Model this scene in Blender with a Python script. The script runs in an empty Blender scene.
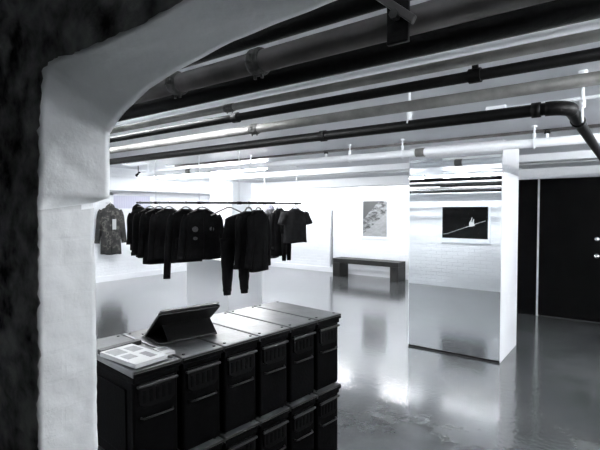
import bpy, bmesh, math, random
from mathutils import Vector, Matrix, noise
random.seed(7)
PI = math.pi
SC = bpy.context.scene
COL = SC.collection

# ------------------------------------------------------------------ camera, world, exposure
cd = bpy.data.cameras.new('camera')
cam = bpy.data.objects.new('camera', cd)
COL.objects.link(cam)
cd.sensor_width = 36.0
cd.lens = 446.6 / 600 * 36
cd.clip_start = 0.02
cam.location = (0, 0, 1.62)
cam.rotation_mode = 'XYZ'
cam.rotation_euler = (math.radians(90 - 1.94), math.radians(0.1), math.radians(36.91))
SC.camera = cam
w = bpy.data.worlds.new('world')
SC.world = w
w.use_nodes = True
w.node_tree.nodes['Background'].inputs[0].default_value = (0.9, 0.95, 1, 1)
w.node_tree.nodes['Background'].inputs[1].default_value = 0.02
SC.view_settings.view_transform = 'Standard'
SC.view_settings.look = 'None'
SC.view_settings.gamma = 1
SC.view_settings.exposure = 1.85
SC.view_settings.use_curve_mapping = False
LAMP = 110.0          # strength of the fluorescent tubes


# ------------------------------------------------------------------ materials
def mat(name, col, rough=0.5, metal=0.0, noise_amt=0.0, noise_scale=20, bump=0.0, bump_scale=60, coat=0, spec=0.5):
    m = bpy.data.materials.new(name)
    m.use_nodes = True
    nt = m.node_tree
    b = nt.nodes['Principled BSDF']
    c = (col, col, col) if isinstance(col, (int, float)) else col
    b.inputs['Base Color'].default_value = (*c, 1)
    b.inputs['Roughness'].default_value = rough
    b.inputs['Metallic'].default_value = metal
    b.inputs['Specular IOR Level'].default_value = spec
    b.inputs['Coat Weight'].default_value = coat
    tc = nt.nodes.new('ShaderNodeTexCoord')
    if noise_amt:
        n = nt.nodes.new('ShaderNodeTexNoise')
        n.inputs['Scale'].default_value = noise_scale
        n.inputs['Detail'].default_value = 6
        nt.links.new(tc.outputs['Object'], n.inputs['Vector'])
        r = nt.nodes.new('ShaderNodeValToRGB')
        lo = tuple(max(0, x * (1 - noise_amt)) for x in c)
        hi = tuple(min(1, x * (1 + noise_amt)) for x in c)
        r.color_ramp.elements[0].position = 0.32
        r.color_ramp.elements[1].position = 0.68
        r.color_ramp.elements[0].color = (*lo, 1)
        r.color_ramp.elements[1].color = (*hi, 1)
        nt.links.new(n.outputs['Fac'], r.inputs['Fac'])
        nt.links.new(r.outputs['Color'], b.inputs['Base Color'])
    if bump:
        n2 = nt.nodes.new('ShaderNodeTexNoise')
        n2.inputs['Scale'].default_value = bump_scale
        n2.inputs['Detail'].default_value = 5
        nt.links.new(tc.outputs['Object'], n2.inputs['Vector'])
        bp = nt.nodes.new('ShaderNodeBump')
        bp.inputs['Strength'].default_value = bump
        bp.inputs['Distance'].default_value = 0.01
        nt.links.new(n2.outputs['Fac'], bp.inputs['Height'])
        nt.links.new(bp.outputs['Normal'], b.inputs['Normal'])
    return m


def emit(name, col, s):
    m = bpy.data.materials.new(name)
    m.use_nodes = True
    b = m.node_tree.nodes['Principled BSDF']
    b.inputs['Base Color'].default_value = (0.9, 0.9, 0.9, 1)
    b.inputs['Emission Color'].default_value = (*col, 1)
    b.inputs['Emission Strength'].default_value = s
    return m


def brick_mat(name, col, mortar, axis='xz', rough=0.6, bump=0.5, course=0.075, length=0.225, wob=0.02, dist=0.012, lump=0.5, lump_scale=9, groove=-0.6):
    """brick courses on a vertical face; axis picks the horizontal coordinate"""
    m = bpy.data.materials.new(name)
    m.use_nodes = True
    nt = m.node_tree
    N = nt.nodes.new
    Lk = nt.links.new
    b = nt.nodes['Principled BSDF']
    b.inputs['Roughness'].default_value = rough
    tc = N('ShaderNodeTexCoord')
    sp = N('ShaderNodeSeparateXYZ')
    Lk(tc.outputs['Object'], sp.inputs[0])
    wn = N('ShaderNodeTexNoise')
    wn.inputs['Scale'].default_value = 3.5
    wn.inputs['Detail'].default_value = 3
    Lk(tc.outputs['Object'], wn.inputs['Vector'])
    mm = N('ShaderNodeMath')
    mm.operation = 'MULTIPLY_ADD'
    Lk(wn.outputs['Fac'], mm.inputs[0])
    mm.inputs[1].default_value = wob
    Lk(sp.outputs['Z'], mm.inputs[2])
    cb = N('ShaderNodeCombineXYZ')
    Lk(sp.outputs['X' if axis == 'xz' else 'Y'], cb.inputs[0])
    Lk(mm.outputs[0], cb.inputs[1])
    br = N('ShaderNodeTexBrick')
    br.inputs['Scale'].default_value = 1
    br.inputs['Brick Width'].default_value = length
    br.inputs['Row Height'].default_value = course
    br.inputs['Mortar Size'].default_value = 0.006
    br.inputs['Mortar Smooth'].default_value = 0.6
    br.inputs['Color1'].default_value = (*[c * 0.96 for c in col], 1)
    br.inputs['Color2'].default_value = (*col, 1)
    br.inputs['Mortar'].default_value = (*mortar, 1)
    Lk(cb.outputs[0], br.inputs['Vector'])
    Lk(br.outputs['Color'], b.inputs['Base Color'])
    n2 = N('ShaderNodeTexNoise')
    n2.inputs['Scale'].default_value = lump_scale
    n2.inputs['Detail'].default_value = 8
    n2.inputs['Roughness'].default_value = 0.6
    Lk(tc.outputs['Object'], n2.inputs['Vector'])
    h = N('ShaderNodeMath')
    h.operation = 'MULTIPLY_ADD'
    Lk(br.outputs['Fac'], h.inputs[0])
    h.inputs[1].default_value = groove
    sc = N('ShaderNodeMath')
    sc.operation = 'MULTIPLY'
    Lk(n2.outputs['Fac'], sc.inputs[0])
    sc.inputs[1].default_value = lump * 2
    Lk(sc.outputs[0], h.inputs[2])
    bp = N('ShaderNodeBump')
    bp.inputs['Strength'].default_value = bump
    bp.inputs['Distance'].default_value = dist
    Lk(h.outputs[0], bp.inputs['Height'])
    Lk(bp.outputs['Normal'], b.inputs['Normal'])
    return m


def floor_mat():
    m = bpy.data.materials.new('polished_floor')
    m.use_nodes = True
    nt = m.node_tree
    N = nt.nodes.new
    Lk = nt.links.new
    b = nt.nodes['Principled BSDF']
    tc = N('ShaderNodeTexCoord')
    n = N('ShaderNodeTexNoise')
    n.inputs['Scale'].default_value = 1.3
    n.inputs['Detail'].default_value = 8
    n.inputs['Roughness'].default_value = 0.65
    Lk(tc.outputs['Object'], n.inputs['Vector'])
    r = N('ShaderNodeValToRGB')
    r.color_ramp.elements[0].position = 0.3
    r.color_ramp.elements[1].position = 0.72
    r.color_ramp.elements[0].color = (0.040, 0.043, 0.044, 1)
    r.color_ramp.elements[1].color = (0.105, 0.110, 0.112, 1)
    Lk(n.outputs['Fac'], r.inputs['Fac'])
    Lk(r.outputs['Color'], b.inputs['Base Color'])
    rr = N('ShaderNodeMapRange')
    rr.inputs['To Min'].default_value = 0.14
    rr.inputs['To Max'].default_value = 0.22
    n3 = N('ShaderNodeTexNoise')
    n3.inputs['Scale'].default_value = 5
    n3.inputs['Detail'].default_value = 7
    Lk(tc.outputs['Object'], n3.inputs['Vector'])
    Lk(n3.outputs['Fac'], rr.inputs['Value'])
    Lk(rr.outputs['Result'], b.inputs['Roughness'])
    b.inputs['IOR'].default_value = 1.45
    b.inputs['Coat Weight'].default_value = 0.7
    b.inputs['Coat Roughness'].default_value = 0.10
    b.inputs['Coat IOR'].default_value = 1.5
    n2 = N('ShaderNodeTexNoise')
    n2.inputs['Scale'].default_value = 22
    n2.inputs['Detail'].default_value = 2
    Lk(tc.outputs['Object'], n2.inputs['Vector'])
    bp = N('ShaderNodeBump')
    bp.inputs['Strength'].default_value = 0.35
    bp.inputs['Distance'].default_value = 0.003
    Lk(n2.outputs['Fac'], bp.inputs['Height'])
    Lk(bp.outputs['Normal'], b.inputs['Normal'])
    Lk(bp.outputs['Normal'], b.inputs['Coat Normal'])
    return m


M = {}
M['floor'] = floor_mat()
WHITE = (0.83, 0.85, 0.875)
M['white'] = mat('white_paint', WHITE, 0.5, bump=0.15, bump_scale=25)
M['white_smooth'] = mat('white_gloss_paint', (0.84, 0.855, 0.88), 0.35)
M['ceiling'] = mat('ceiling_paint', (0.66, 0.68, 0.715), 0.5, bump=0.25, bump_scale=6, noise_amt=0.05, noise_scale=2)
M['brick_x'] = brick_mat('white_brick_x', WHITE, (0.79, 0.81, 0.84), 'xz', rough=0.45, dist=0.016)
M['brick_y'] = brick_mat('white_brick_y', WHITE, (0.79, 0.81, 0.84), 'yz', rough=0.45, dist=0.016)
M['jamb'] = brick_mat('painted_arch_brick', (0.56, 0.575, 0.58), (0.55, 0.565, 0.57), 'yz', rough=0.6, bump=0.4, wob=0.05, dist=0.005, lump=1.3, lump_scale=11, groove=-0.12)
M['jamb_top_lightened'] = mat('arch_plaster_lightened', (0.82, 0.84, 0.85), 0.6, bump=0.6, bump_scale=16)  # same paint as the jamb, lightened to make up for weak light overhead
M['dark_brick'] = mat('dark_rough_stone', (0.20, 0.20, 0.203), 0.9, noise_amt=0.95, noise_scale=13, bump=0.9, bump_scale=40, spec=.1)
M['bounce_wall'] = mat('bounce_wall', 0.55, 0.9, noise_amt=0.5, noise_scale=5)  # unseen walls kept pale to bounce light onto the dark stone
M['black'] = mat('black_satin', 0.012, 0.35, noise_amt=0.2)
M['black_pipe'] = mat('black_pipe_paint', 0.002, 0.5, spec=.15, noise_amt=0.5, noise_scale=30, bump=0.2)
M['grey_pipe'] = mat('galvanised_pipe', (0.19, 0.188, 0.18), 0.5, 0.35, noise_amt=0.25, noise_scale=14)
M['dull_pipe'] = mat('dull_brown_pipe', (0.08, 0.075, 0.074), 0.40, 0.5, noise_amt=0.35, noise_scale=9)
M['cast'] = mat('cast_coupling', (0.05, 0.05, 0.048), 0.6, 0.4, noise_amt=0.5, noise_scale=60, bump=0.4)
M['white_pipe'] = mat('white_pipe_paint', (0.85, 0.87, 0.9), 0.3)
M['mirror'] = mat('mirror_glass', (0.80, 0.83, 0.85), 0.015, 1.0)
M['door'] = mat('black_door_paint', 0.002, 0.5, noise_amt=0.6, noise_scale=3, bump=0.1, bump_scale=8, spec=.05)
M['chrome'] = mat('chrome', 0.8, 0.15, 1.0)
M['steel'] = mat('steel_strip', 0.7, 0.3, 0.3)
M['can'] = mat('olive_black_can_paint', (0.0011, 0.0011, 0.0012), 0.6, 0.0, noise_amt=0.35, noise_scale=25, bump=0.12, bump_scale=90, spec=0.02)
M['lid'] = mat('can_lid_lightened', (0.055, 0.057, 0.059), 0.33, 0.0, noise_amt=0.4, noise_scale=12, bump=0.12, bump_scale=40, spec=0.75)  # can paint lightened so the tops carry the light reflected at a low angle
M['can_plate'] = mat('can_latch_paint', (0.0022, 0.0022, 0.0023), 0.6, bump=.1, bump_scale=90, spec=0.03)
M['worn'] = mat('worn_steel_edge', (0.02, 0.02, 0.02), 0.4, 0.3, spec=.2)
M['bench'] = mat('dark_bench_wood', (0.016, 0.0155, 0.015), 0.4, noise_amt=0.3, noise_scale=9, bump=0.15, spec=0.25)
M['tablet'] = mat('tablet_case', 0.002, 0.35, spec=.2, bump=0.2, bump_scale=180)
M['tabedge'] = mat('tablet_aluminium', 0.3, 0.35, 0.8)
M['glass'] = mat('tablet_glass', 0.01, 0.05)
M['paper'] = mat('white_card', (0.36, 0.37, 0.37), 0.6)
M['greyprint'] = mat('grey_print', (0.11, 0.115, 0.12), 0.5, noise_amt=0.3, noise_scale=60)
M['cloth'] = mat('black_cloth', (0.0022, 0.0022, 0.0024), 0.8, noise_amt=0.5, noise_scale=16, bump=0.5, bump_scale=40, spec=0.08)
M['cloth2'] = mat('charcoal_cloth', (0.005, 0.0049, 0.0053), 0.8, noise_amt=0.3, noise_scale=14, bump=0.4, bump_scale=60, spec=0.08)
M['cloth3'] = mat('grey_marl_cloth', (0.075, 0.075, 0.08), 0.8, noise_amt=0.75, noise_scale=10, bump=0.4, bump_scale=60, spec=0.2)
M['cloth4'] = mat('dark_grey_jersey', (0.016, 0.016, 0.017), 0.8, noise_amt=0.2, noise_scale=14, bump=0.4, bump_scale=60, spec=0.1)
M['hoodgrey'] = mat('pale_grey_cloth', (0.25, 0.24, 0.30), 0.8, noise_amt=0.3, noise_scale=30)
M['camo'] = mat('camouflage_cloth', (0.085, 0.08, 0.075), 0.7, noise_amt=1.0, noise_scale=9, bump=0.3)
M['camo'].node_tree.nodes['Color Ramp'].color_ramp.interpolation = 'CONSTANT'
e = M['camo'].node_tree.nodes['Color Ramp'].color_ramp
e.elements[0].color = (0.005, 0.005, 0.005, 1)
e.elements[0].position = 0.0
e.elements[1].color = (0.018, 0.017, 0.016, 1)
e.elements[1].position = 0.45
x_ = e.elements.new(0.54)
x_.color = (0.07, 0.067, 0.06, 1)
x_ = e.elements.new(0.60)
x_.color = (0.01, 0.01, 0.01, 1)
x_ = e.elements.new(0.68)
x_.color = (0.13, 0.125, 0.115, 1)
M['badge'] = mat('grey_badge', (0.05, 0.05, 0.052), 0.7, noise_amt=0.6, noise_scale=60)
M['hanger'] = mat('hanger_wood', (0.14, 0.13, 0.125), 0.45)
M['frame'] = mat('white_picture_frame', (0.80, 0.83, 0.88), 0.4)
M['blind'] = mat('pale_blind', (0.60, 0.60, 0.72), 0.6)
M['tube'] = emit('fluorescent_tube', (0.96, 0.98, 1.0), LAMP)
M['tube_soft'] = emit('fluorescent_tube_soft', (0.96, 0.98, 1.0), LAMP * .47)
M['tube_far'] = emit('fluorescent_tube_far', (0.96, 0.98, 1.0), LAMP * .58)
M['rubber'] = mat('rubber', 0.003, 0.6, spec=.1)


# ------------------------------------------------------------------ mesh helpers
class MB:
    def __init__(s):
        s.bm = bmesh.new()
        s.mi = 0

    def _f(s, vs):
        try:
            f = s.bm.faces.new(vs)
            f.material_index = s.mi
            return f
        except ValueError:
            return None

    def quad(s, *p):
        return s._f([s.bm.verts.new(q) for q in p])

    def box(s, x0, x1, y0, y1, z0, z1, T=None):
        c = [Vector((x, y, z)) for z in (z0, z1) for y in (y0, y1) for x in (x0, x1)]
        if T is not None:
            c = [T @ v for v in c]
        v = [s.bm.verts.new(q) for q in c]
        for f in ((0, 2, 3, 1), (4, 5, 7, 6), (0, 1, 5, 4), (2, 6, 7, 3), (0, 4, 6, 2), (1, 3, 7, 5)):
            s._f([v[i] for i in f])
        return s

    def rings(s, rs, caps=True, closed=False):
        V = [[s.bm.verts.new(p) for p in r] for r in rs]
        n = len(V[0])
        m = len(V)
        for i in range(m if closed else m - 1):
            a, b = V[i], V[(i + 1) % m]
            for j in range(n):
                s._f([a[j], a[(j + 1) % n], b[(j + 1) % n], b[j]])
        if caps and not closed:
            s._f(V[0][::-1])
            s._f(V[-1])
        return s

    def tube(s, pts, r, n=12, caps=True):
        pts = [Vector(p) for p in pts]
        rr = r if isinstance(r, (list, tuple)) else [r] * len(pts)
        rs = []
        up = None
        for i, p in enumerate(pts):
            d = (pts[min(i + 1, len(pts) - 1)] - pts[max(i - 1, 0)]).normalized()
            if up is None:
                up = Vector((0, 0, 1)) if abs(d.z) < 0.9 else Vector((1, 0, 0))
            a = d.cross(up)
            if a.length < 1e-4:
                a = d.cross(Vector((0, 1, 0)))
            a.normalize()
            b = a.cross(d).normalized()
            up = b
            rs.append([p + (a * math.cos(2 * PI * k / n) + b * math.sin(2 * PI * k / n)) * rr[i] for k in range(n)])
        return s.rings(rs, caps)

    def prism(s, poly, y0, y1, T=None):
        """poly in (x,z), extruded along y"""
        a = [Vector((x, y0, z)) for x, z in poly]
        b = [Vector((x, y1, z)) for x, z in poly]
        if T is not None:
            a = [T @ v for v in a]
            b = [T @ v for v in b]
        return s.rings([a, b])

    def build(s, name, m, parent=None, smooth=False, bevel=0, loc=None, seg=2):
        bmesh.ops.recalc_face_normals(s.bm, faces=s.bm.faces)
        me = bpy.data.meshes.new(name)
        s.bm.to_mesh(me)
        s.bm.free()
        for k in (m if isinstance(m, list) else [m]):
            me.materials.append(k)
        if smooth:
            for p in me.polygons:
                p.use_smooth = True
        o = bpy.data.objects.new(name, me)
        COL.objects.link(o)
        if parent:
            o.parent = parent
        if loc is not None:
            o.location = loc
        if bevel:
            bv = o.modifiers.new('bevel', 'BEVEL')
            bv.width = bevel
            bv.segments = seg
            bv.limit_method = 'ANGLE'
        return o


def empty(name, label, cat, loc=(0, 0, 0), rz=0, group=None):
    o = bpy.data.objects.new(name, None)
    COL.objects.link(o)
    o.location = loc
    o.rotation_euler = (0, 0, rz)
    o.empty_display_size = 0.1
    return tag(o, label, cat, group)


def tag(o, label, cat, group=None):
    o['label'] = label
    o['category'] = cat
    if group:
        o['group'] = group
    return o


def struct(o):
    o['kind'] = 'structure'
    return o


def dup(root, loc, rz=None, label=None, group=None):
    r = root.copy()
    COL.objects.link(r)
    r.location = loc
    if rz is not None:
        r.rotation_euler = (0, 0, rz)
    if label:
        r['label'] = label
    if group:
        r['group'] = group
    for ch in list(root.children):
        c = ch.copy()
        COL.objects.link(c)
        c.parent = r
        for g in list(ch.children):
            d = g.copy()
            COL.objects.link(d)
            d.parent = c
    return r


def nz(x, y, z, s=1.0):
    return noise.noise(Vector((x * s, y * s, z * s)))


# ================================================================== THE SETTING
CEIL = 2.35
CEIL2 = 2.6
XL, XR, YB, YF = -9.6, 2.2, 9.75, 0.65
struct(MB().box(XL - .2, XR + .2, -2.6, YB + .2, -.15, 0).build('floor', M['floor']))
struct(MB().box(XL - .2, XR + .2, .58, YB + .2, CEIL2, CEIL2 + .15).build('ceiling', M['ceiling']))
struct(MB().box(-6.0, XR + .1, .60, 4.60, CEIL, CEIL2 + .02).build('ceiling', M['ceiling']))
struct(MB().box(-6.3, XR + .1, 4.64, 6.95, CEIL, CEIL2 + .02).build('ceiling', M['ceiling']))
struct(MB().box(XL - .2, XL, YF - .15, YB + .2, 0, CEIL2).build('wall_left', M['brick_y']))
struct(MB().box(XL, -1.9, YB, YB + .2, 0, CEIL2).build('wall_back', M['brick_x']))
struct(MB().box(-1.9, XR, 7.62, 7.8, 2.08, CEIL2).build('wall_door', M['white']))
struct(MB().box(-2.0, -1.9, 7.62, YB, 0, CEIL2).build('wall_return', M['white']))
struct(MB().box(XR, XR + .2, .5, 7.8, 0, CEIL2).build('wall_right', M['brick_y']))
# vestibule the camera stands in
struct(MB().box(-3.2, XR + .2, -2.6, .5, 2.45, 2.6).build('ceiling_vestibule', M['bounce_wall']))
struct(MB().box(-3.3, -3.2, -2.6, .5, 0, 2.6).build('wall_vestibule_left', M['bounce_wall']))
struct(MB().box(XR, XR + .2, -2.6, .5, 0, 2.6).build('wall_vestibule_right', M['bounce_wall']))
struct(MB().box(-3.3, XR + .2, -2.8, -2.6, 0, 2.6).build('wall_vestibule_back', M['bounce_wall']))

# --- arch wall: near face dark rough brick, intrados and far face white
near = [(-1.225, 0), (-1.222, 1.0), (-1.196, 1.62), (-1.194, 1.66), (-1.182, 1.80), (-1.170, 1.89), (-1.152, 1.955), (-1.128, 1.974),
        (-1.08, 1.974), (-1.02, 1.970), (-.894, 1.966), (-.753, 1.968), (-.635, 1.978), (-.4, 1.99), (0, 1.995), (.5, 1.99), (.9, 1.97), (1.12, 1.92), (1.2, 1.8), (1.22, 0)]
far = [(-1.207, 0), (-1.207, .94), (-1.205, 1.64), (-1.123, 1.653), (-1.121, 1.75), (-1.119, 1.825), (-1.085, 1.849), (-1.047, 1.869),
       (-.995, 1.893), (-.94, 1.912), (-.827, 1.936), (-.653, 1.958), (-.489, 1.967), (-.3, 1.975), (0, 1.98), (.5, 1.97), (.9, 1.94), (1.1, 1.88), (1.18, 1.8), (1.2, 0)]


def resample(ps, counts):
    out = []
    for (a, b), n in zip(zip(ps[:-1], ps[1:]), counts):
        for k in range(n):
            t = k / n
            out.append((a[0] + (b[0] - a[0]) * t, a[1] + (b[1] - a[1]) * t))
    out.append(ps[-1])
    return out


cnt = [max(1, int(max(math.dist(near[i], near[i + 1]), math.dist(far[i], far[i + 1])) / 0.014)) for i in range(len(near) - 1)]
cnt[0] = 30
cnt[-1] = 30
NR, FR = resample(near, cnt), resample(far, cnt)
NT = 12
bmx = bmesh.new()
G = []
for i, (a, b) in enumerate(zip(NR, FR)):
    row = []
    for k in range(NT + 1):
        t = k / NT
        x, z = a[0] + (b[0] - a[0]) * t, a[1] + (b[1] - a[1]) * t
        y = .5 + .15 * t
        # lumpy paint over brick; the rough edge towards the dark side is chipped
        n1 = nz(x * 3 + 5, y * 14, z * 14) * .006 + nz(x * 9, y * 35, z * 35) * .003
        cx, cz = (0, 1.0)
        dx, dz = (1, 0) if z < 1.8 and abs(x) > 1.0 else (0, -1)
        g = abs(((z / .075) % 1) - .5) * 2
        groove = -.002 * max(0, (g - .82) / .18) if abs(x) > 1.0 and z < 1.9 else 0
        dx = dx if x < 0 else -dx
        ey = nz(3.1, x * 40 + 7, z * 40) * .010 if k == 0 else 0
        row.append(bmx.verts.new((x + dx * (n1 + groove), y + ey, z + dz * n1)))
    G.append(row)
for i in range(len(G) - 1):
    for k in range(NT):
        f = bmx.faces.new([G[i][k], G[i][k + 1], G[i + 1][k + 1], G[i + 1][k]])
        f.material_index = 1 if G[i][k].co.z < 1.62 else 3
        f.smooth = True
# faces outward from both profiles to the wall's outer outline
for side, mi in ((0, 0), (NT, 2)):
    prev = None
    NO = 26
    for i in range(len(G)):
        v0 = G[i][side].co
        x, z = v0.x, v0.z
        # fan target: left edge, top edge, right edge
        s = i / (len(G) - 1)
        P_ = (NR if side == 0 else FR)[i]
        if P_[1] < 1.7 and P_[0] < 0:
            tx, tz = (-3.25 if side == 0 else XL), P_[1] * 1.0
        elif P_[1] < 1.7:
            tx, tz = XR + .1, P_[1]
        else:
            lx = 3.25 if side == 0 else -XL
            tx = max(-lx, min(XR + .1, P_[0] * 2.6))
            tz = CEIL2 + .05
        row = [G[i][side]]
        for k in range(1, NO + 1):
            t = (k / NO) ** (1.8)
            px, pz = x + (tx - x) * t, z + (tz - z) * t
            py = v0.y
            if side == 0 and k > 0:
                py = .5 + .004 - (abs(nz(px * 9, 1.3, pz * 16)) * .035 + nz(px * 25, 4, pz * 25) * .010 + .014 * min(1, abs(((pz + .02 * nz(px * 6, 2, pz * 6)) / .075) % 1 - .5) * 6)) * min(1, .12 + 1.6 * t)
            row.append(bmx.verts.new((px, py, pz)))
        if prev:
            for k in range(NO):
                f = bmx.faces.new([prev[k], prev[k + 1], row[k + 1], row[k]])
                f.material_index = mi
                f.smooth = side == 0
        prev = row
bmesh.ops.recalc_face_normals(bmx, faces=bmx.faces)
me = bpy.data.meshes.new('wall_front')
bmx.to_mesh(me)
bmx.free()
for k in ('dark_brick', 'jamb', 'brick_x', 'jamb_top_lightened'):
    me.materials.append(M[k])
arch = struct(bpy.data.objects.new('wall_front', me))
COL.objects.link(arch)

# --- beams under the ceiling
struct(MB().box(-7.0, XR, 6.6, 6.9, 2.255, CEIL2).build('trim_1', M['white']))
struct(MB().box(-7.0, XR, 6.9, 7.62, 2.245, 2.35).build('trim_2', M['ceiling']))
struct(MB().box(-7.0, -1.9, 7.62, 7.9, 2.08, CEIL2).build('trim_3', M['white']))
struct(MB().box(-6.0, XR, 4.60, 4.64, 2.325, 2.40).build('trim_gap_shade', M['dull_pipe']))  # dark strip standing in for the shaded gap between ceiling slabs
struct(MB().box(XL, -7.15, 6.6, 6.8, 2.33, CEIL2).build('trim_6', M['white']))
# column that carries them
struct(MB().box(-7.8, -7.1, 6.95, 7.6, 0, CEIL2).build('wall_pillar', M['white'], bevel=.02))
# pier with the mirror
struct(MB().box(-2.138, -1.113, 5.0, 5.79, 0, CEIL).build('wall_pier', M['white_smooth']))
# baseboards
struct(MB().box(XL, -1.9, YB - .03, YB, 0, .13).build('baseboard_back', M['white_smooth']))
struct(MB().box(XL, XL + .03, .65, YB, 0, .13).build('baseboard_left', M['white_smooth']))
# high window with blinds in the left wall
wn = struct(MB().box(XL - .02, XL + .03, 5.55, 8.6, 1.60, 1.66).box(XL - .02, XL + .03, 5.55, 8.6, 1.96, 2.02)
            .box(XL - .02, XL + .03, 5.55, 5.62, 1.6, 2.02).box(XL - .02, XL + .03, 8.53, 8.6, 1.6, 2.02).build('window_1', M['white_smooth']))
b = MB()
for k in range(16):
    y0 = 5.64 + k * .06
    b.quad((XL + .012, y0, 1.66), (XL + .022, y0 + .05, 1.66), (XL + .022, y0 + .05, 1.96), (XL + .012, y0, 1.96))
b.build('blind', M['blind'], wn)
struct(MB().box(XL, XL + .45, 5.2, 9.74, 2.06, 2.33).build('trim_7', M['white']))

# ------------------------------------------------------------------ black doors on the right
d1 = struct(MB().box(-1.9, -1.19, 7.60, 7.66, 0, 2.08).build('door_1', M['door']))
d2 = struct(MB().box(-1.165, 0.0, 7.60, 7.66, 0.012, 2.08).build('door_2', M['door']))
for z in (.957, 1.199):
    b = MB()
    n = 16
    b.rings([[Vector((-.427 + r * math.cos(2 * PI * k / n), y, z + r * math.sin(2 * PI * k / n))) for k in range(n)]
             for r, y in ((.036, 7.60), (.036, 7.59), (.016, 7.588), (.016, 7.565), (.034, 7.555), (.036, 7.54), (.024, 7.53), (.006, 7.528))])
    o = b.build('door_knob', M['chrome'], d2, smooth=True)
struct(MB().box(0.0, XR, 7.60, 7.66, 0, 2.08).build('door_3', M['door']))
struct(MB().box(-1.19, -1.165, 7.585, 7.66, 0, 2.08).build('trim_8', M['steel']))

# ================================================================== MIRROR
mr = empty('wall_mirror', 'tall mirror panel covering the front of the white pier', 'mirror', (-1.625, 5.0, 0))
MB().box(-.508, .508, -.014, -.001, .022, 2.2).build('glass', M['mirror'], mr)
MB().box(-.508, .508, -.020, -.001, .004, .021).build('bottom_rail', M['worn'], mr)
MB().box(-.513, -.508, -.018, -.001, .004, 2.2).box(.508, .512, -.018, -.001, .004, 2.2).build('edge_strip', M['white_smooth'], mr)


# ================================================================== LAMPS
def batten(x0, x1, y, z, label, top=0, tube='tube'):
    top = top or (CEIL2 if (x0 < -6.1 or y > 7) else CEIL)
    c = (x0 + x1) / 2
    h = (x1 - x0) / 2
    r = empty('strip_light', label, 'ceiling light', (c, y, z), 0, 'fluorescent strip lights')
    MB().box(-h, h, -.045, .045, .025, .065).build('housing', M['white_smooth'], r, bevel=.004)
    MB().tube([(-h + .02, 0, 0), (h - .02, 0, 0)], .016, 10).build('tube', M[tube], r, smooth=True)
    for q in (-h, h - .02):
        MB().box(q, q + .02, -.02, .02, -.02, .03).build('end_cap', M['white_pipe'], r)
    if top - z > .08:
        for q in (-h * .7, h * .7):
            MB().tube([(q, 0, .065), (q, 0, top - z)], .006, 6).build('suspension_rod', M['white_pipe'], r)
    return r


batten(-2.95, -1.75, 1.50, 2.245, 'strip light above the pipes, reflected on the right in the mirror', tube='tube_soft')
batten(-4.60, -3.30, 1.50, 2.245, 'strip light above the pipes, reflected on the left in the mirror', tube='tube_soft')
batten(-8.35, -6.30, 5.50, 2.28, 'bright strip light over the left end of the long clothes rail', tube='tube_far')
batten(-5.7, -5.0, 8.6, 2.42, 'strip light behind the beam, washing the wall over the bench', tube='tube_far')
batten(-4.3, -3.3, 8.6, 2.42, 'strip light behind the beam, to the right of the mountain picture', tube='tube_far')
batten(-8.6, -7.0, 9.0, 2.42, 'strip light behind the beam at the far left corner', tube='tube_far')
batten(-9.3, -7.6, 3.2, 2.42, 'added unseen strip light near the left wall, hidden behind the arch', tube='tube_far')  # extra lamp added out of view to brighten the left wall
batten(-5.9, -4.6, 5.3, 2.27, 'strip light over the right end of the long clothes rail', tube='tube_far')


for y_, n_ in ((1.7, 'nearest the arch'), (3.5, 'in the middle'), (5.3, 'nearest the black doors')):
    q = batten(-.6, .6, 0, 2.27, 'added unseen strip light washing the right-hand wall, ' + n_)  # added out of view to light the arch jamb and soffit
    q.location = (1.75, y_, 2.27)
    q.rotation_euler = (0, 0, PI / 2)

# ================================================================== PIPES
def pipe(name, label, pts, r, m, couplings=(), cl='coupling', group=None, n=20):
    o = MB().tube(pts, r, n).build(name, M[m], None, smooth=True)
    tag(o, label, 'pipe', group)
    for (p, ax, L) in couplings:
        p = Vector(p)
        d = Vector(ax)
        b = MB()
        b.tube([p - d * L / 2, p - d * L * .3, p + d * L * .3, p + d * L / 2], [r * 1.12, r * 1.28, r * 1.28, r * 1.12], 20)
        s_ = Vector((0, 0, 1)) if abs(d.z) < .5 else Vector((0, 1, 0))
        t_ = d.cross(s_)
        for sg in (-1, 1):
            q = p + t_ * sg * r * 1.35
            b.tube([q - s_ * r * .35, q + s_ * r * .35], r * .32, 8)
            q2 = p + d * sg * L * .3 - s_ * r * 1.25
            b.tube([q2, q2 - s_ * r * .3], r * .16, 8)
        b.build(cl, M['cast'], o, smooth=False)
    return o


X0, X1 = XL + .01, XR - .01
XA = (1, 0, 0)
pipe('ceiling_pipe', 'black tube filling the dark gap by the arch, uppermost in the picture', [(-3.2, .92, 2.10), (X1, .92, 2.10)], .030, 'black_pipe')  # tube put in to fill the dark gap beside the arch
pipe('ceiling_pipe', 'thick dull brown-grey pipe nearest the arch, with a bolted coupling', [(X0, .865, 2.00), (X1, .865, 2.00)], .0275, 'dull_pipe',
     [((-.782, .865, 2.0), XA, .04), ((-1.11, .865, 2.0), XA, .035)])
pipe('ceiling_pipe', 'thick black pipe between the brown pipe and the thin conduits', [(X0, .957, 1.985), (X1, .957, 1.985)], .025, 'black_pipe')
pipe('conduit', 'upper thin grey conduit with a bright highlight, just below the thick black pipe', [(X0, 1.195, 2.03), (X1, 1.195, 2.03)], .010, 'white_pipe')
pipe('conduit', 'lower galvanised conduit with a pale bolted coupling', [(X0, 1.276, 2.03), (X1, 1.276, 2.03)], .014, 'grey_pipe',
     [((-1.31, 1.276, 2.03), XA, .05)])
pipe('conduit', 'galvanised conduit between the highlighted conduit and the pale coupled one', [(X0, 1.235, 2.05), (X1, 1.235, 2.05)], .012, 'grey_pipe')
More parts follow.
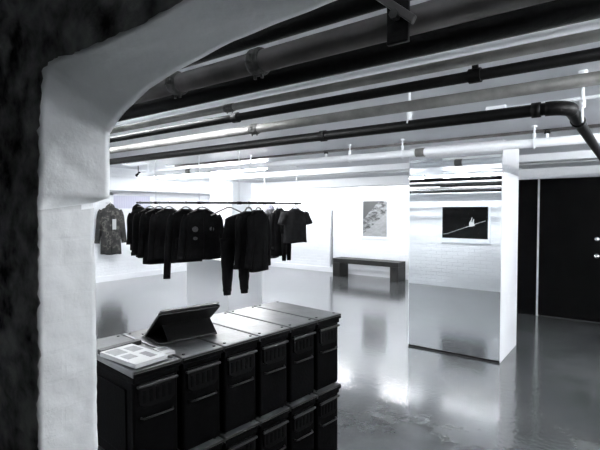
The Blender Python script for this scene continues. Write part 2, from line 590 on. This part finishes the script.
pd = pipe('ceiling_pipe', 'slim black pipe in front of the pale ceiling, third dark line from the bottom', [(X0, 1.603, 2.08), (X1, 1.603, 2.08)], .019, 'black_pipe')
pd['label'] = 'slim black pipe running above the grey coupled pipe'
MB().tube([(-.47, 1.603, 2.08), (-.43, 1.603, 2.08)], .025, 16).box(-.46, -.44, 1.598, 1.608, 2.10, 2.14).build('pipe_clip', M['black_pipe'], pd)
MB().tube([(-1.62, 1.603, 2.08), (-1.585, 1.603, 2.08)], .025, 16).build('pipe_clip', M['black_pipe'], pd)
pipe('ceiling_pipe', 'galvanised grey pipe with a bolted coupling, between two black pipes', [(X0, 1.894, 2.08), (X1, 1.894, 2.08)], .024, 'grey_pipe',
     [((-1.745, 1.894, 2.08), XA, .06)])
# black pipe with the elbow
arc = [(-.37 + .10 * math.sin(t), 2.53 + .10 - .10 * math.cos(t), 2.12) for t in [PI / 2 * k / 8 for k in range(9)]]
pf = pipe('ceiling_pipe', 'lowest black pipe, turning through an elbow on the right', [(X0, 2.53, 2.12), (-1.5, 2.53, 2.12)] + arc + [(-.27, 4, 2.12), (-.27, 7.6, 2.12)], .031, 'black_pipe')
MB().tube([(-.27, 2.95, 2.12), (-.27, 3.01, 2.12)], .038, 20).build('joint_ring', M['black_pipe'], pf, smooth=True)
MB().tube([(-.43, 2.53, 2.12), (-.39, 2.53, 2.12)], .038, 20).build('joint_ring', M['black_pipe'], pf, smooth=True)
MB().tube(arc, .036, 20).build('elbow_joint', M['black_pipe'], pf, smooth=True)
MB().tube([(-1.72, 2.53, 2.12), (-1.68, 2.53, 2.12)], .037, 20).build('joint_ring', M['black_pipe'], pf)
# white pipe crossing in front of the beam
pg = pipe('ceiling_pipe', 'long white pipe under the ceiling in front of the beam', [(-6.6, 4.37, 2.2), (X1, 4.37, 2.2)], .038, 'white_pipe', [], n=24)
MB().tube([(-1.80, 4.37, 2.2), (-1.71, 4.37, 2.2)], .044, 20).build('coupling', M['grey_pipe'], pg, smooth=True)
MB().tube([(-5.4, 4.37, 2.2), (-5.3, 4.37, 2.2)], .043, 20).build('coupling', M['grey_pipe'], pg, smooth=True)


def pipe_hanger(x, y, z, r, label, top, m='white_pipe', g=None, part=1):
    t = empty('pipe_hanger', label, 'pipe bracket', (x, y, z), 0, g)
    b = MB()
    n = 20
    b.tube([(0, math.cos(2 * PI * k / n * part + .3 * (1 - part) * PI) * (r + .005), math.sin(2 * PI * k / n * part + .3 * (1 - part) * PI) * (r + .005)) for k in range(n + 1)], .005, 6)
    b.build('ring', M[m], t, smooth=True)
    MB().tube([(0, 0, r), (0, 0, top - z)], .008, 8).tube([(0, 0, r + .004), (0, 0, r + .045)], .014, 8).build('rod', M[m], t, smooth=True)
    MB().tube([(0, 0, top - z - .012), (0, 0, top - z)], .022, 12).build('ceiling_plate', M[m], t, smooth=True)
    return t


pipe_hanger(-2.58, 4.37, 2.2, .04, 'white pipe hanger over the left side of the mountain picture', CEIL)
pipe_hanger(-.72, 4.37, 2.2, .04, 'white pipe hanger above the black doors', CEIL)
pipe_hanger(-4.1, 4.37, 2.2, .04, 'white pipe hanger above the long clothes rail', CEIL)
pipe_hanger(-1.95, 4.37, 2.2, .04, 'white pipe hanger above the left edge of the mirror', CEIL)
pipe_hanger(-1.085, 2.53, 2.12, .032, 'white hanger gripping the lowest black pipe', CEIL, part=.36)
pipe_hanger(-.235, 2.80, 2.12, .032, 'long white drop rod with a ring beside the black elbow', CEIL)

# sprinkler heads on the white pipe
for x, lb in ((-2.90, 'dark sprinkler head on the white pipe, left of the white hanger'), (-.62, 'dark sprinkler head on the white pipe above the black doors')):
    t = empty('sprinkler_head', lb, 'sprinkler', (x, 4.37, 2.243))
    MB().tube([(0, 0, -.006), (0, 0, .03)], .012, 10).build('stem', M['white_pipe'], t)
    MB().tube([(0, 0, .03), (0, 0, .045)], .024, 12).tube([(0, 0, .06), (0, 0, .066)], .032, 12).tube([(-.014, 0, .04), (-.014, 0, .062)], .004, 6).tube([(.014, 0, .04), (.014, 0, .062)], .004, 6).build('deflector', M['rubber'], t)

# big black clamp hanging over the nearest pipes
t = empty('pipe_clamp', 'big black steel clamp holding the nearest pipes, top centre', 'pipe bracket', (-.367, .80, 1.935))
MB().box(-.022, .022, -.006, .006, 0, CEIL - 1.935).build('strap', M['black_pipe'], t, bevel=.003)
MB().tube([(0, -.006, .05), (0, -.022, .05)], .010, 6).build('bolt', M['cast'], t)
MB().tube([(.004, -.006, .10), (.004, -.020, .10)], .008, 6).build('bolt', M['cast'], t)
MB().rings([[Vector((x, y, z)) for x, z in ((-.165, .197), (-.155, .207), (.042, .037), (.034, .024))] for y in (-.020, -.008)]).build('diagonal_arm', M['dull_pipe'], t, bevel=.002)

# junction box, surface conduit and spot at the ceiling
tag(MB().box(-.87, -.735, 3.36, 3.47, CEIL - .04, CEIL).build('junction_box', M['white_pipe'], bevel=.006), 'white junction box on the ceiling behind the black elbow pipe', 'junction box')
tag(MB().tube([(-.735, 3.41, CEIL - .016), (-.36, 3.41, CEIL - .016), (X1, 3.43, CEIL - .016)], .012, 10).build('conduit', M['white_pipe'], smooth=True), 'thin white conduit running right from the junction box', 'conduit')
t = empty('spot_light', 'small dark spotlight under the ceiling at the far left', 'spotlight', (-8.8, 5.77, 2.43))
MB().tube([(0, 0, 0), (0, 0, .17)], .008, 8).build('stem', M['rubber'], t)
MB().tube([(-.05, -.02, -.05), (.04, .02, .02)], [.032, .026], 12).build('lamp_head', M['rubber'], t, smooth=True)
b = MB()
for k in range(3):
    b.tube([(-8.4 + 1.2 * s_ / 8 - .05 * k, 5.15 + .10 * k - .25 * math.sin(s_ / 8 * PI), 2.585 - .09 * math.sin(s_ / 8 * PI)) for s_ in range(9)], .010, 8)
tag(b.build('cable_loop', M['white_pipe'], smooth=True), 'bundle of white cables looping under the ceiling beside the small spotlight', 'cable')
# conduit and cable on the back wall
tag(MB().tube([(-6.32, YB - .02, .13), (-6.32, YB - .02, CEIL)], .018, 10).build('conduit', M['white_pipe'], smooth=True), 'white vertical conduit on the back wall left of the bench', 'conduit')
tag(MB().tube([(-6.27, YB - .012, .2 + .2 * k) if k % 2 else (-6.275, YB - .014, .2 + .2 * k) for k in range(8)], .009, 8).build('wall_cable', M['rubber'], smooth=True), 'thin black cable beside the vertical conduit on the back wall', 'cable')
tag(MB().tube([(-7.02, 6.9, .9), (-7.02, 6.9, 2.2), (-7.0, 6.85, 2.24), (-6.9, 6.5, 2.24)], .03, 12).build('conduit', M['white_pipe'], smooth=True), 'white conduit bending over at the top of the far pillar', 'conduit')

# ================================================================== AMMO CANS
CW, CDp, CH = .181, .47, .362


def make_can(i):
    t = empty('ammo_can', 'x', 'ammunition can', (0, 0, 0), 0, 'stacked metal ammunition cans')
    # local: front face at +X side (x=0), depth towards -X, width along +Y
    b = MB()
    b.box(-CDp + .008, -.012, .006, CW - .006, 0.002, CH - .045)
    b.build('body', M['can'], t, bevel=.010, seg=3)
    b = MB()
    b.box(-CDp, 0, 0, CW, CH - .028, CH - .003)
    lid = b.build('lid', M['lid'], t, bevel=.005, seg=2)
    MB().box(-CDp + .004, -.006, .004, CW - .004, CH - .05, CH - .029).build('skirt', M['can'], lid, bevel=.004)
    MB().box(-.0005, .0015, .001, CW - .001, CH - .027, CH - .014).build('lid_front_cover', M['can'], lid)  # added dark strip keeping the lightened lid colour off the front
    b = MB()
    for x in (-.03, -CDp + .03):
        for y in (.022, CW - .022):
            b.tube([(x, y, CH - .004), (x, y, CH)], .006, 8)
    b.build('rivet', M['worn'], lid)
    MB().box(-.001, .0025, .002, CW - .002, CH - .012, CH - .0045).build('rim', M['worn'], lid)
    # latch plate: ridge over a curved skirt with five slots
    b = MB()
    poly = [(.022, CH - .052), (CW - .022, CH - .052), (CW - .022, CH - .125), (CW - .045, CH - .142), (.045, CH - .142), (.022, CH - .125)]
    b.rings([[Vector((-.014, y, z)) for y, z in poly], [Vector((-.004, y, z)) for y, z in poly]])
    lp = b.build('latch_plate', M['can_plate'], t, bevel=.003)
    b = MB()
    b.box(-.006, .006, .014, CW - .014, CH - .066, CH - .056)
    b.build('latch_ridge', M['worn'], lp, bevel=.003)
    b = MB()
    for k in range(5):
        y = .042 + k * (CW - .084) / 4
        b.box(-.006, -.0025, y - .006, y + .006, CH - .122, CH - .078)
    b.build('slot', M['can'], lp, bevel=.001)
    b = MB()
    b.tube([(-.010, .03, CH - .172), (.004, .036, CH - .172), (.004, CW - .036, CH - .172), (-.010, CW - .03, CH - .172)], .0038, 8)
    b.build('handle', M['worn'], t, smooth=True)
    # raised side ribs
    b = MB()
    b.box(-CDp + .06, -.06, .001, .007, .05, CH - .08).box(-CDp + .06, -.06, CW - .007, CW - .001, .05, CH - .08)
    b.build('side_panel', M['can'], t, bevel=.003)
    return t


A0 = Vector((-1.31, .825, 0))
A1 = Vector((-1.20, 1.95, 0))
dv = (A1 - A0) / 6
rz = math.atan2(-(A1 - A0).x, (A1 - A0).y)
rows = ['bottom layer', 'middle layer', 'top layer']
cols = ['nearest the arch, its side panel showing', 'second from the arch', 'third from the arch', 'fourth from the arch', 'fifth from the arch', 'farthest from the arch, at the right end']
tops = ['with the white booklet lying on it', 'with the folded tablet standing on it', 'with nothing on it, third from the arch', 'with a bare lid, fourth from the arch', 'with a bare lid, fifth from the arch', 'at the far right end of the block']
proto = make_can(0)
for r_ in range(3):
    for c_ in range(6):
        loc = A0 + dv * (c_ + .02) + Vector((0, 0, r_ * .365))
        lab = ('black metal ammunition can in the top layer, ' + tops[c_]) if r_ == 2 else ('black metal ammunition can in the %s, %s' % (rows[r_], cols[c_]))
        if r_ == 0 and c_ == 0:
            proto.location = loc
            proto.rotation_euler = (0, 0, rz)
            proto['label'] = lab
        else:
            dup(proto, loc, rz, lab)

TOP = 2 * .365 + CH


# --- booklets on the first can
def local_frame(px, py, ang):
    return Matrix.Translation((px, py, TOP)) @ Matrix.Rotation(ang, 4, 'Z')


t = empty('booklet', 'white printed booklet with grey photos lying on the can nearest the arch', 'booklet', (-1.432, .906, TOP + .0005), rz + .10)
# local x = depth (towards camera +), y = along row
MB().box(-.105, .115, -.064, .064, 0, .016).build('cover', M['paper'], t, bevel=.001)
b = MB()
for (x0, x1, y0, y1) in ((-.09, -.02, -.055, -.005), (.0, .05, -.05, -.01), (-.075, -.01, .01, .052), (.02, .09, .012, .04)):
    b.box(x0, x1, y0, y1, .016, .0166)
b.build('printed_photo', M['greyprint'], t)
t = empty('folder', 'thin black folder lying under the white booklet', 'folder', (-1.545, .93, TOP + .0003), rz + .10)
t['label'] = 'thin black folder lying behind the white booklet on the can'
MB().box(-.025, .003, -.08, .085, 0, .018).build('cover', M['tablet'], t, bevel=.001)
t = empty('card_stack', 'small stack of white cards beside the larger white booklet', 'cards', (-1.385, 1.005, TOP + .0005), rz - .05)
MB().box(-.045, .04, -.022, .024, 0, .011).build('cards', M['paper'], t, bevel=.001)
MB().box(-.03, .005, -.016, .018, .011, .0116).build('printed_photo', M['greyprint'], t)

# --- tablet in a folded case
t = empty('tablet', 'black tablet propped up in a folded cover on the ammunition cans', 'tablet', (-1.415, 1.296, TOP + .0005), math.atan2(-(-1.415 + 1.471), (1.296 - 1.074)))
# local y: along the long edge (towards -y is left), local x: + towards camera
Lt = .245
prof = lambda a, b_, th: a


def slab(pa, pb, th, y0, y1):
    """slab between profile points (x,z), thickness th on the upper side"""
    a, b_ = Vector((pa[0], 0, pa[1])), Vector((pb[0], 0, pb[1]))
    d = (b_ - a).normalized()
    n = Vector((-d.z, 0, d.x)) * th
    return [[q + Vector((0, y, 0)) for q in (a, b_, b_ + n, a + n)] for y in (y0, y1)]


MB().rings(slab((-.195, .0), (.0, .0), .006, -Lt - .01, 0)).build('base_flap', M['tablet'], t, bevel=.002)
MB().rings(slab((-.003, .006), (-.070, .062), .004, -Lt + .03, 0)).build('stand_flap', M['tablet'], t, bevel=.001)
tb = MB().rings(slab((-.150, .010), (.008, .128), -.011, -Lt - .012, .008)).build('screen_case', M['tablet'], t, bevel=.003)
# rim of aluminium and screen glass on the far side
MB().rings(slab((-.142, .0185), (.014, .1345), .006, -Lt - .006, .004)).build('rim', M['tabedge'], tb, bevel=.001)
MB().rings(slab((-.136, .0275), (.002, .130), .001, -Lt + .002, -.006)).build('screen', M['glass'], tb)

# ================================================================== PLINTH, BENCH
tag(MB().box(-5.80, -4.85, 4.66, 5.42, 0, .86).build('display_plinth', M['white_smooth'], bevel=.004), 'white display plinth standing behind the clothes rail', 'plinth')
t = empty('bench', 'long dark low bench standing against the white brick wall under the picture', 'bench', (-5.05, 9.4, 0))
MB().box(-.86, .86, -.2, .2, .33, .44).build('seat', M['bench'], t, bevel=.004)
for s in (-1, 1):
    MB().box(-.86 if s < 0 else .66, -.66 if s < 0 else .86, -.2, .2, 0, .329).build('leg', M['bench'], t, bevel=.004)


# ================================================================== PICTURES
def mountain():
    m = bpy.data.materials.new('mountain_print')
    m.use_nodes = True
    nt = m.node_tree
    N = nt.nodes.new
    Lk = nt.links.new
    bs = nt.nodes['Principled BSDF']
    bs.inputs['Roughness'].default_value = .4
    tc = N('ShaderNodeTexCoord')
    sp = N('ShaderNodeSeparateXYZ')
    Lk(tc.outputs['Generated'], sp.inputs[0])
    n = N('ShaderNodeTexNoise')
    n.inputs['Scale'].default_value = 5.5
    n.inputs['Detail'].default_value = 9
    n.inputs['Roughness'].default_value = .7
    mp = N('ShaderNodeMapping')
    mp.inputs['Rotation'].default_value = (0, math.radians(-40), 0)
    mp.inputs['Scale'].default_value = (.7, 1, 1.9)
    Lk(tc.outputs['Generated'], mp.inputs[0])
    Lk(mp.outputs[0], n.inputs['Vector'])
    r = N('ShaderNodeValToRGB')
    r.color_ramp.elements[0].position = .43
    r.color_ramp.elements[1].position = .57
    r.color_ramp.elements[0].color = (.012, .013, .013, 1)
    r.color_ramp.elements[1].color = (.26, .27, .275, 1)
    Lk(n.outputs['Fac'], r.inputs['Fac'])

    def math_(op, a, b):
        q = N('ShaderNodeMath')
        q.operation = op
        for i, v in enumerate((a, b)):
            if isinstance(v, (int, float)):
                q.inputs[i].default_value = v
            else:
                Lk(v, q.inputs[i])
        return q.outputs[0]
    # ridge: z > 0.52 + 0.42*x rises to a peak at x = .5 .. then to the right edge
    ridge = math_('ADD', math_('MULTIPLY', sp.outputs['X'], .75), .36)
    ridge = math_('ADD', ridge, math_('MULTIPLY', n.outputs['Fac'], .22))
    sky = math_('GREATER_THAN', sp.outputs['Z'], ridge)
    snow = math_('LESS_THAN', sp.outputs['Z'], math_('ADD', math_('MULTIPLY', sp.outputs['X'], .62), math_('MULTIPLY', n.outputs['Fac'], .12)))
    mx = N('ShaderNodeMix')
    mx.data_type = 'RGBA'
    Lk(sky, mx.inputs['Factor'])
    Lk(r.outputs['Color'], mx.inputs['A'])
    mx.inputs['B'].default_value = (.045, .047, .048, 1)
    mx2 = N('ShaderNodeMix')
    mx2.data_type = 'RGBA'
    Lk(math_('MULTIPLY', snow, .75), mx2.inputs['Factor'])
    Lk(mx.outputs['Result'], mx2.inputs['A'])
    mx2.inputs['B'].default_value = (.30, .31, .315, 1)
    Lk(mx2.outputs['Result'], bs.inputs['Base Color'])
    return m


t = empty('framed_picture', 'framed black and white mountain photograph above the bench', 'picture', (-5.04, YB, 1.40))
b = MB()
b.box(-.38, .38, -.030, -.002, -.49, .48)
b.build('frame', M['frame'], t, bevel=.003)
MB().box(-.32, .32, -.034, -.030, -.425, .43).build('print', mountain(), t)

# picture on the white wall beside the arch, facing the room; seen in the mirror (facing +Y)
M['blackprint'] = mat('black_print', 0.0025, .4, spec=.1, noise_amt=.5, noise_scale=3)
M['line'] = mat('white_ink', .55, .6)
t = empty('framed_picture', 'framed black picture with a white diagonal line, seen in the mirror', 'picture', (-2.785, .65, 1.345))
MB().box(-.495, .495, .002, .030, -.41, .36).build('frame', M['frame'], t, bevel=.003)
pr = MB().box(-.455, .455, .030, .034, -.315, .33).build('print', M['blackprint'], t)
b = MB()
b.tube([(-.43, .0352, -.235), (-.35, .0352, -.225), (-.30, .0352, -.205), (.0, .0352, -.095), (.15, .0352, -.04), (.41, .0352, .05)], .0045, 4)
b.build('printed_line', M['line'], pr)
b = MB()
for q in ([(.10, -.07), (.09, .0), (.125, .06), (.15, .02), (.185, .03), (.20, -.05), (.15, -.065)],
          [(.13, .05), (.135, .11), (.155, .12), (.15, .05)], [(.16, .03), (.18, .09), (.19, .085), (.18, .02)]):
    b.rings([[Vector((x, .034, z)) for x, z in q], [Vector((x, .0365, z)) for x, z in q]])
b.build('printed_figure', M['line'], pr)


# ================================================================== CLOTHES RAILS
def rail(name, label, a, b_, drops):
    a, b_ = Vector(a), Vector(b_)
    o = empty(name, label, 'clothes rail', a)
    MB().tube([(0, 0, 0), b_ - a], .014, 12).build('bar', M['black_pipe'], o, smooth=True)
    for s_, kn in drops:
        p = (b_ - a) * s_
        MB().tube([p, (p.x, p.y, CEIL - a.z)], .006, 6).build('suspension_wire', M['white_pipe'], o, smooth=True)
        MB().tube([p - (b_ - a).normalized() * .03, p + (b_ - a).normalized() * .03], .020, 10).build('wire_clamp', M['rubber'], o, smooth=True)
    return o


R0, R1 = Vector((-6.15, 4.0, 1.735)), Vector((-3.37, 4.0, 1.70))
rail('clothes_rail', 'long black clothes rail hung by white wires across the room', R0, R1, [((-5.66 + 6.15) / 2.78, 0), ((-4.70 + 6.15) / 2.78, 0), ((-3.95 + 6.15) / 2.78, 0)])
S0, S1 = Vector((-5.41, 6.0, 1.735)), Vector((-4.49, 6.0, 1.725))
rail('clothes_rail', 'short thin black clothes rail farther back, right of the long one', S0, S1, [(.12, 0), (.9, 0)])


def hanger(parent_loc, rz, label, tilt=0, w_=.40, group='clothes hangers on the rails', down=.0):
    t = empty('clothes_hanger', label, 'hanger', parent_loc, rz, group)
    t.rotation_euler = (0, tilt, rz)
    pts = [(0, 0, -.055 - down)]
    hk = [(.018 * math.sin(a), 0, .0 + .018 * math.cos(a) - .0) for a in [math.radians(k) for k in range(-110, 120, 20)]]
    hk = [(x, 0, z) for x, y, z in hk] + [(.006, 0, -.03), (0, 0, -.06 - down)]
    MB().tube(hk, .003, 6).build('hook', M['chrome'], t, smooth=True)
    z0 = -.06 - down
    MB().tube([(-w_ / 2, 0, z0 - .10), (-w_ * .3, 0, z0 - .055), (-.03, 0, z0 - .004), (0, 0, z0), (.03, 0, z0 - .004), (w_ * .3, 0, z0 - .055), (w_ / 2, 0, z0 - .10)], .0095, 8).build('shoulder_bar', M['hanger'], t, smooth=True)
    return t


def garment(kind, label, loc, rz, L=.75, W=.46, sl=.60, D=.13, m='cloth', hood=False, collar=True, sw=.062, spread=.10, seed=0, group=None, pockets=False, badges=False, flare=1.05, tag_=False, top=-.10, hoodm=None, long_sleeve=0):
    """a hanging jacket, coat or T-shirt: local x across the shoulders, origin at the rail"""
    r = random.Random(seed)
    t = empty(kind, label, 'tee shirt' if kind == 't_shirt' else ('coat' if kind == 'coat' else 'jacket'), loc, rz, group)
    n = 28
    rs = []
    rows_ = 22
    for i in range(rows_ + 1):
        f = i / rows_
        z = top - L * f
        # half width profile: neck -> shoulder slope -> chest -> hem
        s0 = .07
        if f < .10:
            q = f / .10
            hw = s0 + (W / 2 - s0) * (math.sin(q * PI / 2) ** .9)
            z = top - .11 * q ** 1.4 * 1.0 if L > .5 else top - .10 * q ** 1.4
            hd = .045 + (D / 2 - .045) * q
        else:
            q = (f - .10) / .90
            z = top - .11 - (L - .11) * q
            hw = W / 2 * (1 - .04 * math.sin(q * PI)) * (1 + (flare - 1) * q)
            hd = D / 2 * (1 + .15 * math.sin(q * PI))
        ring = []
        for k in range(n):
            a = 2 * PI * k / n
            ca, sa = math.cos(a), math.sin(a)
            e_ = .75
            x = hw * math.copysign(abs(ca) ** e_, ca)
            y = hd * math.copysign(abs(sa) ** e_, sa)
            wv = noise.noise(Vector((x * 9 + seed * 3.1, y * 4, z * 2.5))) * .022 * min(1, f * 4)
            wv2 = noise.noise(Vector((x * 22 + seed, y * 9, z * 7))) * .007
            ring.append(Vector((x + wv * .4, y + wv + wv2, z + (nz(x * 6, seed, y * 6) * .02 if f > .9 else 0))))
        rs.append(ring)
    MB().rings(rs).build('torso', M[m], t, smooth=True)
    if sl > 0:
        sl0 = sl
        for s in (-1, 1):
            sl = long_sleeve if (long_sleeve and s < 0) else sl0
            rs = []
            m_ = 14
            sxx = W / 2 - .035
            for i in range(m_ + 1):
                f = i / m_
                ang = spread * (1 - .3 * f) + .9 * max(0, .18 - f) / .18 * .6
                if i == 0:
                    px, pz = sxx, top - .075
                else:
                    px += math.sin(ang) * sl / m_
                    pz -= math.cos(ang) * sl / m_
                hw = sw * (1 - .25 * f) * (1 + nz(f * 5, seed * 2.2 + s, 1) * .12)
                hd = hw * .75
                a_ = 1.0
                ring = []
                for k in range(14):
                    an = 2 * PI * k / 14
                    ring.append(Vector((s * (px + hw * math.cos(an) * math.cos(ang)), hd * math.sin(an) + .01 * math.sin(f * 5 + seed), pz + hw * math.cos(an) * math.sin(ang) * .6 + nz(an, f * 9, seed) * .004)))
                rs.append(ring)
            sv = MB().rings(rs).build('sleeve', M[m], t, smooth=True)
            if sl > .4:
                c0 = [v * 1.0 for v in rs[-1]]
                cen = sum(c0, Vector()) / len(c0)
                cr = [[cen + (v - cen) * 1.06 + Vector((0, 0, dz)) for v in c0] for dz in (.045, .0, -.004)]
                MB().rings(cr).build('cuff', M[m], sv, smooth=True)
    if hood:
        rs = []
        for i in range(9):
            f = i / 8
            z = top - .07 + .135 * f
            rr = .100 * math.sqrt(max(.03, 1 - (f * .96) ** 3)) * (1 + .1 * nz(f * 4, seed, 2))
            rs.append([Vector((rr * 1.05 * math.cos(2 * PI * k / 16), .035 - .0 + rr * .85 * math.sin(2 * PI * k / 16), z - .02 * math.cos(2 * PI * k / 16 + seed))) for k in range(16)])
        MB().rings(rs).build('hood', M[hoodm or m], t, smooth=True)
    elif collar:
        rs = []
        for i in range(5):
            f = i / 4
            rs.append([Vector(((.085 - .012 * f) * math.cos(2 * PI * k / 20), (.058 - .006 * f) * math.sin(2 * PI * k / 20), top - .035 + .055 * f - (.02 if 10 < k < 20 else 0) * f * math.sin(PI * (k - 10) / 10 if 10 < k < 20 else 0))) for k in range(20)])
        MB().rings(rs).build('collar', M[m], t, smooth=True)
    # front zip
    if sl > .4:
        MB().tube([(.0, -D / 2 - .003, top - .10), (.004, -D / 2 * 1.15 - .003, top - L * .5), (-.002, -D / 2 - .004, top - L + .03)], .004, 6).build('zip', M['cloth2'], t, smooth=True)
    if pockets:
        for s in (-1, 1):
            MB().box(s * .12 - .055, s * .12 + .055, -D / 2 - .016, -D / 2 + .02, top - L * .72, top - L * .72 + .13).build('pocket', M[m], t, bevel=.006)
            MB().tube([(s * .07, -D / 2 - .012, top - .27), (s * .07, -D / 2 - .02, top - .27)], .010, 8).build('stud', M['badge'], t)
    if badges:
        for s, rr in ((-1, .038), (1, .03)):
            for q in range(2):
                poly = [((s * .11) + rr * (1 + .3 * nz(k, q, s)) * math.cos(2 * PI * k / 9) * (.8 if q else 1), top - .25 - q * .12 + rr * (1 + .5 * nz(k, 9, s)) * math.sin(2 * PI * k / 9) * (.6 if q else 1)) for k in range(9)]
                if q and s > 0:
                    continue
                MB().rings([[Vector((x, -D / 2 - .006, z)) for x, z in poly], [Vector((x, -D / 2 + .02, z)) for x, z in poly]]).build('badge', M['badge'], t, smooth=False)
    if tag_:
        MB().box(.02, .10, -D / 2 - .03, -D / 2 - .026, top - .50, top - .27).build('swing_tag', M['paper'], t)
    return t


def on_rail(x):
    f = (x - R0.x) / (R1.x - R0.x)
    return Vector((x, 4.0, R0.z + (R1.z - R0.z) * f - .0))


DG = math.radians
RG = 'dark garments on the long rail'
# x on the rail, turn, kind, spec, label
SPEC = [
    (-6.07, 80, 'jacket', dict(L=.62, W=.30, sl=.46, hood=True, seed=1, D=.15, m='cloth2'), 'short dark puffer jacket with a hood at the left end of the long rail'),
    (-5.80, 82, 'coat', dict(L=.70, W=.44, sl=.60, seed=2, D=.13, m='cloth'), 'black coat hanging second from the left end of the long rail'),
    (-5.59, 78, 'coat', dict(L=.79, W=.48, sl=.62, seed=3, D=.14, collar=True), 'long black coat hanging third from the left, beside the first white wire'),
    (-5.36, 76, 'jacket', dict(L=.70, W=.46, sl=.64, seed=4, D=.14, m='cloth2', hood=False, pockets=True), 'charcoal field jacket with patch pockets, fourth from the left'),
    (-4.98, 74, 'jacket', dict(L=.72, W=.44, sl=.60, seed=5, D=.13, pockets=True, spread=.10, long_sleeve=.86), 'black jacket with two small studs and one long trailing sleeve'),
    (-4.64, 62, 'jacket', dict(L=.66, W=.46, sl=.58, seed=6, D=.12, badges=True, spread=.16), 'black jacket with pale badges on its chest, in the middle of the long rail'),
    (-3.79, 90, 'jacket', dict(L=.70, W=.34, sl=.62, seed=8, D=.12, collar=False), 'plain black top hanging right of the black trousers'),
    (-3.63, 90, 'jacket', dict(L=.72, W=.28, sl=.60, seed=9, D=.13), 'rightmost black jacket on the long rail'),
]
HL = ['puffer jacket at the left end', 'second coat from the left', 'third coat beside the first white wire', 'charcoal field jacket', 'black jacket with two studs', 'jacket with chest badges', 'plain black top right of the trousers', 'rightmost black jacket']
for (x, a, kind, kw, lab), hl in zip(SPEC, HL):
    p = on_rail(x)
    garment(kind, lab, p, DG(a), group=RG, **kw)
    hanger(p + Vector((0, 0, .004)), DG(a), 'wooden hanger carrying the ' + hl, w_=kw['W'] - .08)

# trousers folded over a tilted hanger
t = empty('trousers', 'black tapered trousers with elastic cuffs hanging from a tilted wooden hanger', 'trousers', on_rail(-4.02), DG(72), RG)
b = MB()
rs = []
for i in range(9):
    f = i / 8
    z = -.15 - .34 * f
    hw = .15 + .05 * f
    rs.append([Vector((hw * math.copysign(abs(math.cos(a)) ** .8, math.cos(a)) + .01, (.05 + .02 * f) * math.sin(a) + nz(math.cos(a) * 3, f * 3, 2) * .012, z + (.05 * math.cos(a) * (1 - f)))) for a in [2 * PI * k / 24 for k in range(24)]])
b.rings(rs).build('waist', M['cloth'], t, smooth=True)
for s in (-1, 1):
    rs = []
    for i in range(13):
        f = i / 12
        z = -.44 - .66 * f
        hw = .105 * (1 - .45 * f) + nz(f * 6, s, 4) * .008
        cx = s * (.105 + .015 * f)
        rs.append([Vector((cx + hw * math.cos(a), hw * .62 * math.sin(a) + nz(math.cos(a) * 3, f * 5, s) * .012, z)) for a in [2 * PI * k / 18 for k in range(18)]])
    lg = MB().rings(rs).build('leg', M['cloth'], t, smooth=True)
    rs2 = [[Vector((s * .12 + .052 * math.cos(a) * k2, .034 * math.sin(a) * k2, z)) for a in [2 * PI * k / 18 for k in range(18)]] for z, k2 in ((-1.08, 1.12), (-1.10, 1.0), (-1.15, .92))]
    MB().rings(rs2).build('cuff', M['cloth2'], lg, smooth=True)
hanger(on_rail(-4.13) + Vector((0, 0, .004)), DG(58), 'tilted wooden hanger over the black trousers, its bar uncovered', tilt=.0, w_=.46)

SG = 'garments on the short rail'


def on_rail2(x):
    f = (x - S0.x) / (S1.x - S0.x)
    return Vector((x, 6.0, S0.z + (S1.z - S0.z) * f))


garment('jacket', 'grey marl hooded jacket at the left end of the short rail', on_rail2(-5.15), DG(88), L=.86, W=.36, sl=.66, m='cloth3', hood=True, hoodm='hoodgrey', seed=11, group=SG, D=.15)
garment('jacket', 'charcoal sweater in the middle of the short rail', on_rail2(-4.96), DG(86), L=.80, W=.36, sl=.62, m='cloth2', seed=12, group=SG)
garment('t_shirt', 'charcoal short-sleeved tee shirt at the right end of the short rail', on_rail2(-4.61), DG(66), L=.56, W=.42, sl=.20, m='cloth4', seed=13, group=SG, spread=.55, collar=True, sw=.085, D=.11)
for x, hl in ((-5.15, 'grey marl hooded jacket'), (-4.96, 'charcoal sweater'), (-4.61, 'short-sleeved tee shirt')):
    hanger(on_rail2(x) + Vector((0, 0, .004)), DG(66 if x > -4.7 else 87), 'wooden hanger carrying the ' + hl, w_=.32)
# trousers behind the sweater
t = empty('trousers', 'black narrow trousers hanging between the sweater and the tee shirt', 'trousers', on_rail2(-4.80), DG(88), SG)
MB().tube([(-.01, .0, -.12), (-.01, 0, -.35), (-.005, 0, -.5)], [.09, .11, .11], 16).build('waist', M['cloth'], t, smooth=True)
for s in (-1, 1):
    MB().tube([(s * .055, 0, -.45), (s * .06, 0, -.8), (s * .065, 0, -.98)], [.06, .045, .035], 12).build('leg', M['cloth'], t, smooth=True)

# camouflage parka on the left wall
g = garment('coat', 'long camouflage parka with a white swing tag hanging on the left wall', (-9.42, 5.46, 1.77), DG(68), L=1.06, W=.42, sl=.74, m='camo', seed=21, hood=True, D=.18, sw=.075, spread=.14, tag_=True, top=-.08)
h_ = tag(MB().tube([(XL, 5.46, 1.78), (-9.41, 5.46, 1.78), (-9.40, 5.46, 1.80)], .008, 8).build('coat_hook', M['chrome'], smooth=True), 'small metal hook on the left wall carrying the camouflage parka', 'hook')
hanger((-9.42, 5.46, 1.77), DG(68), 'wooden hanger inside the camouflage parka', w_=.40)
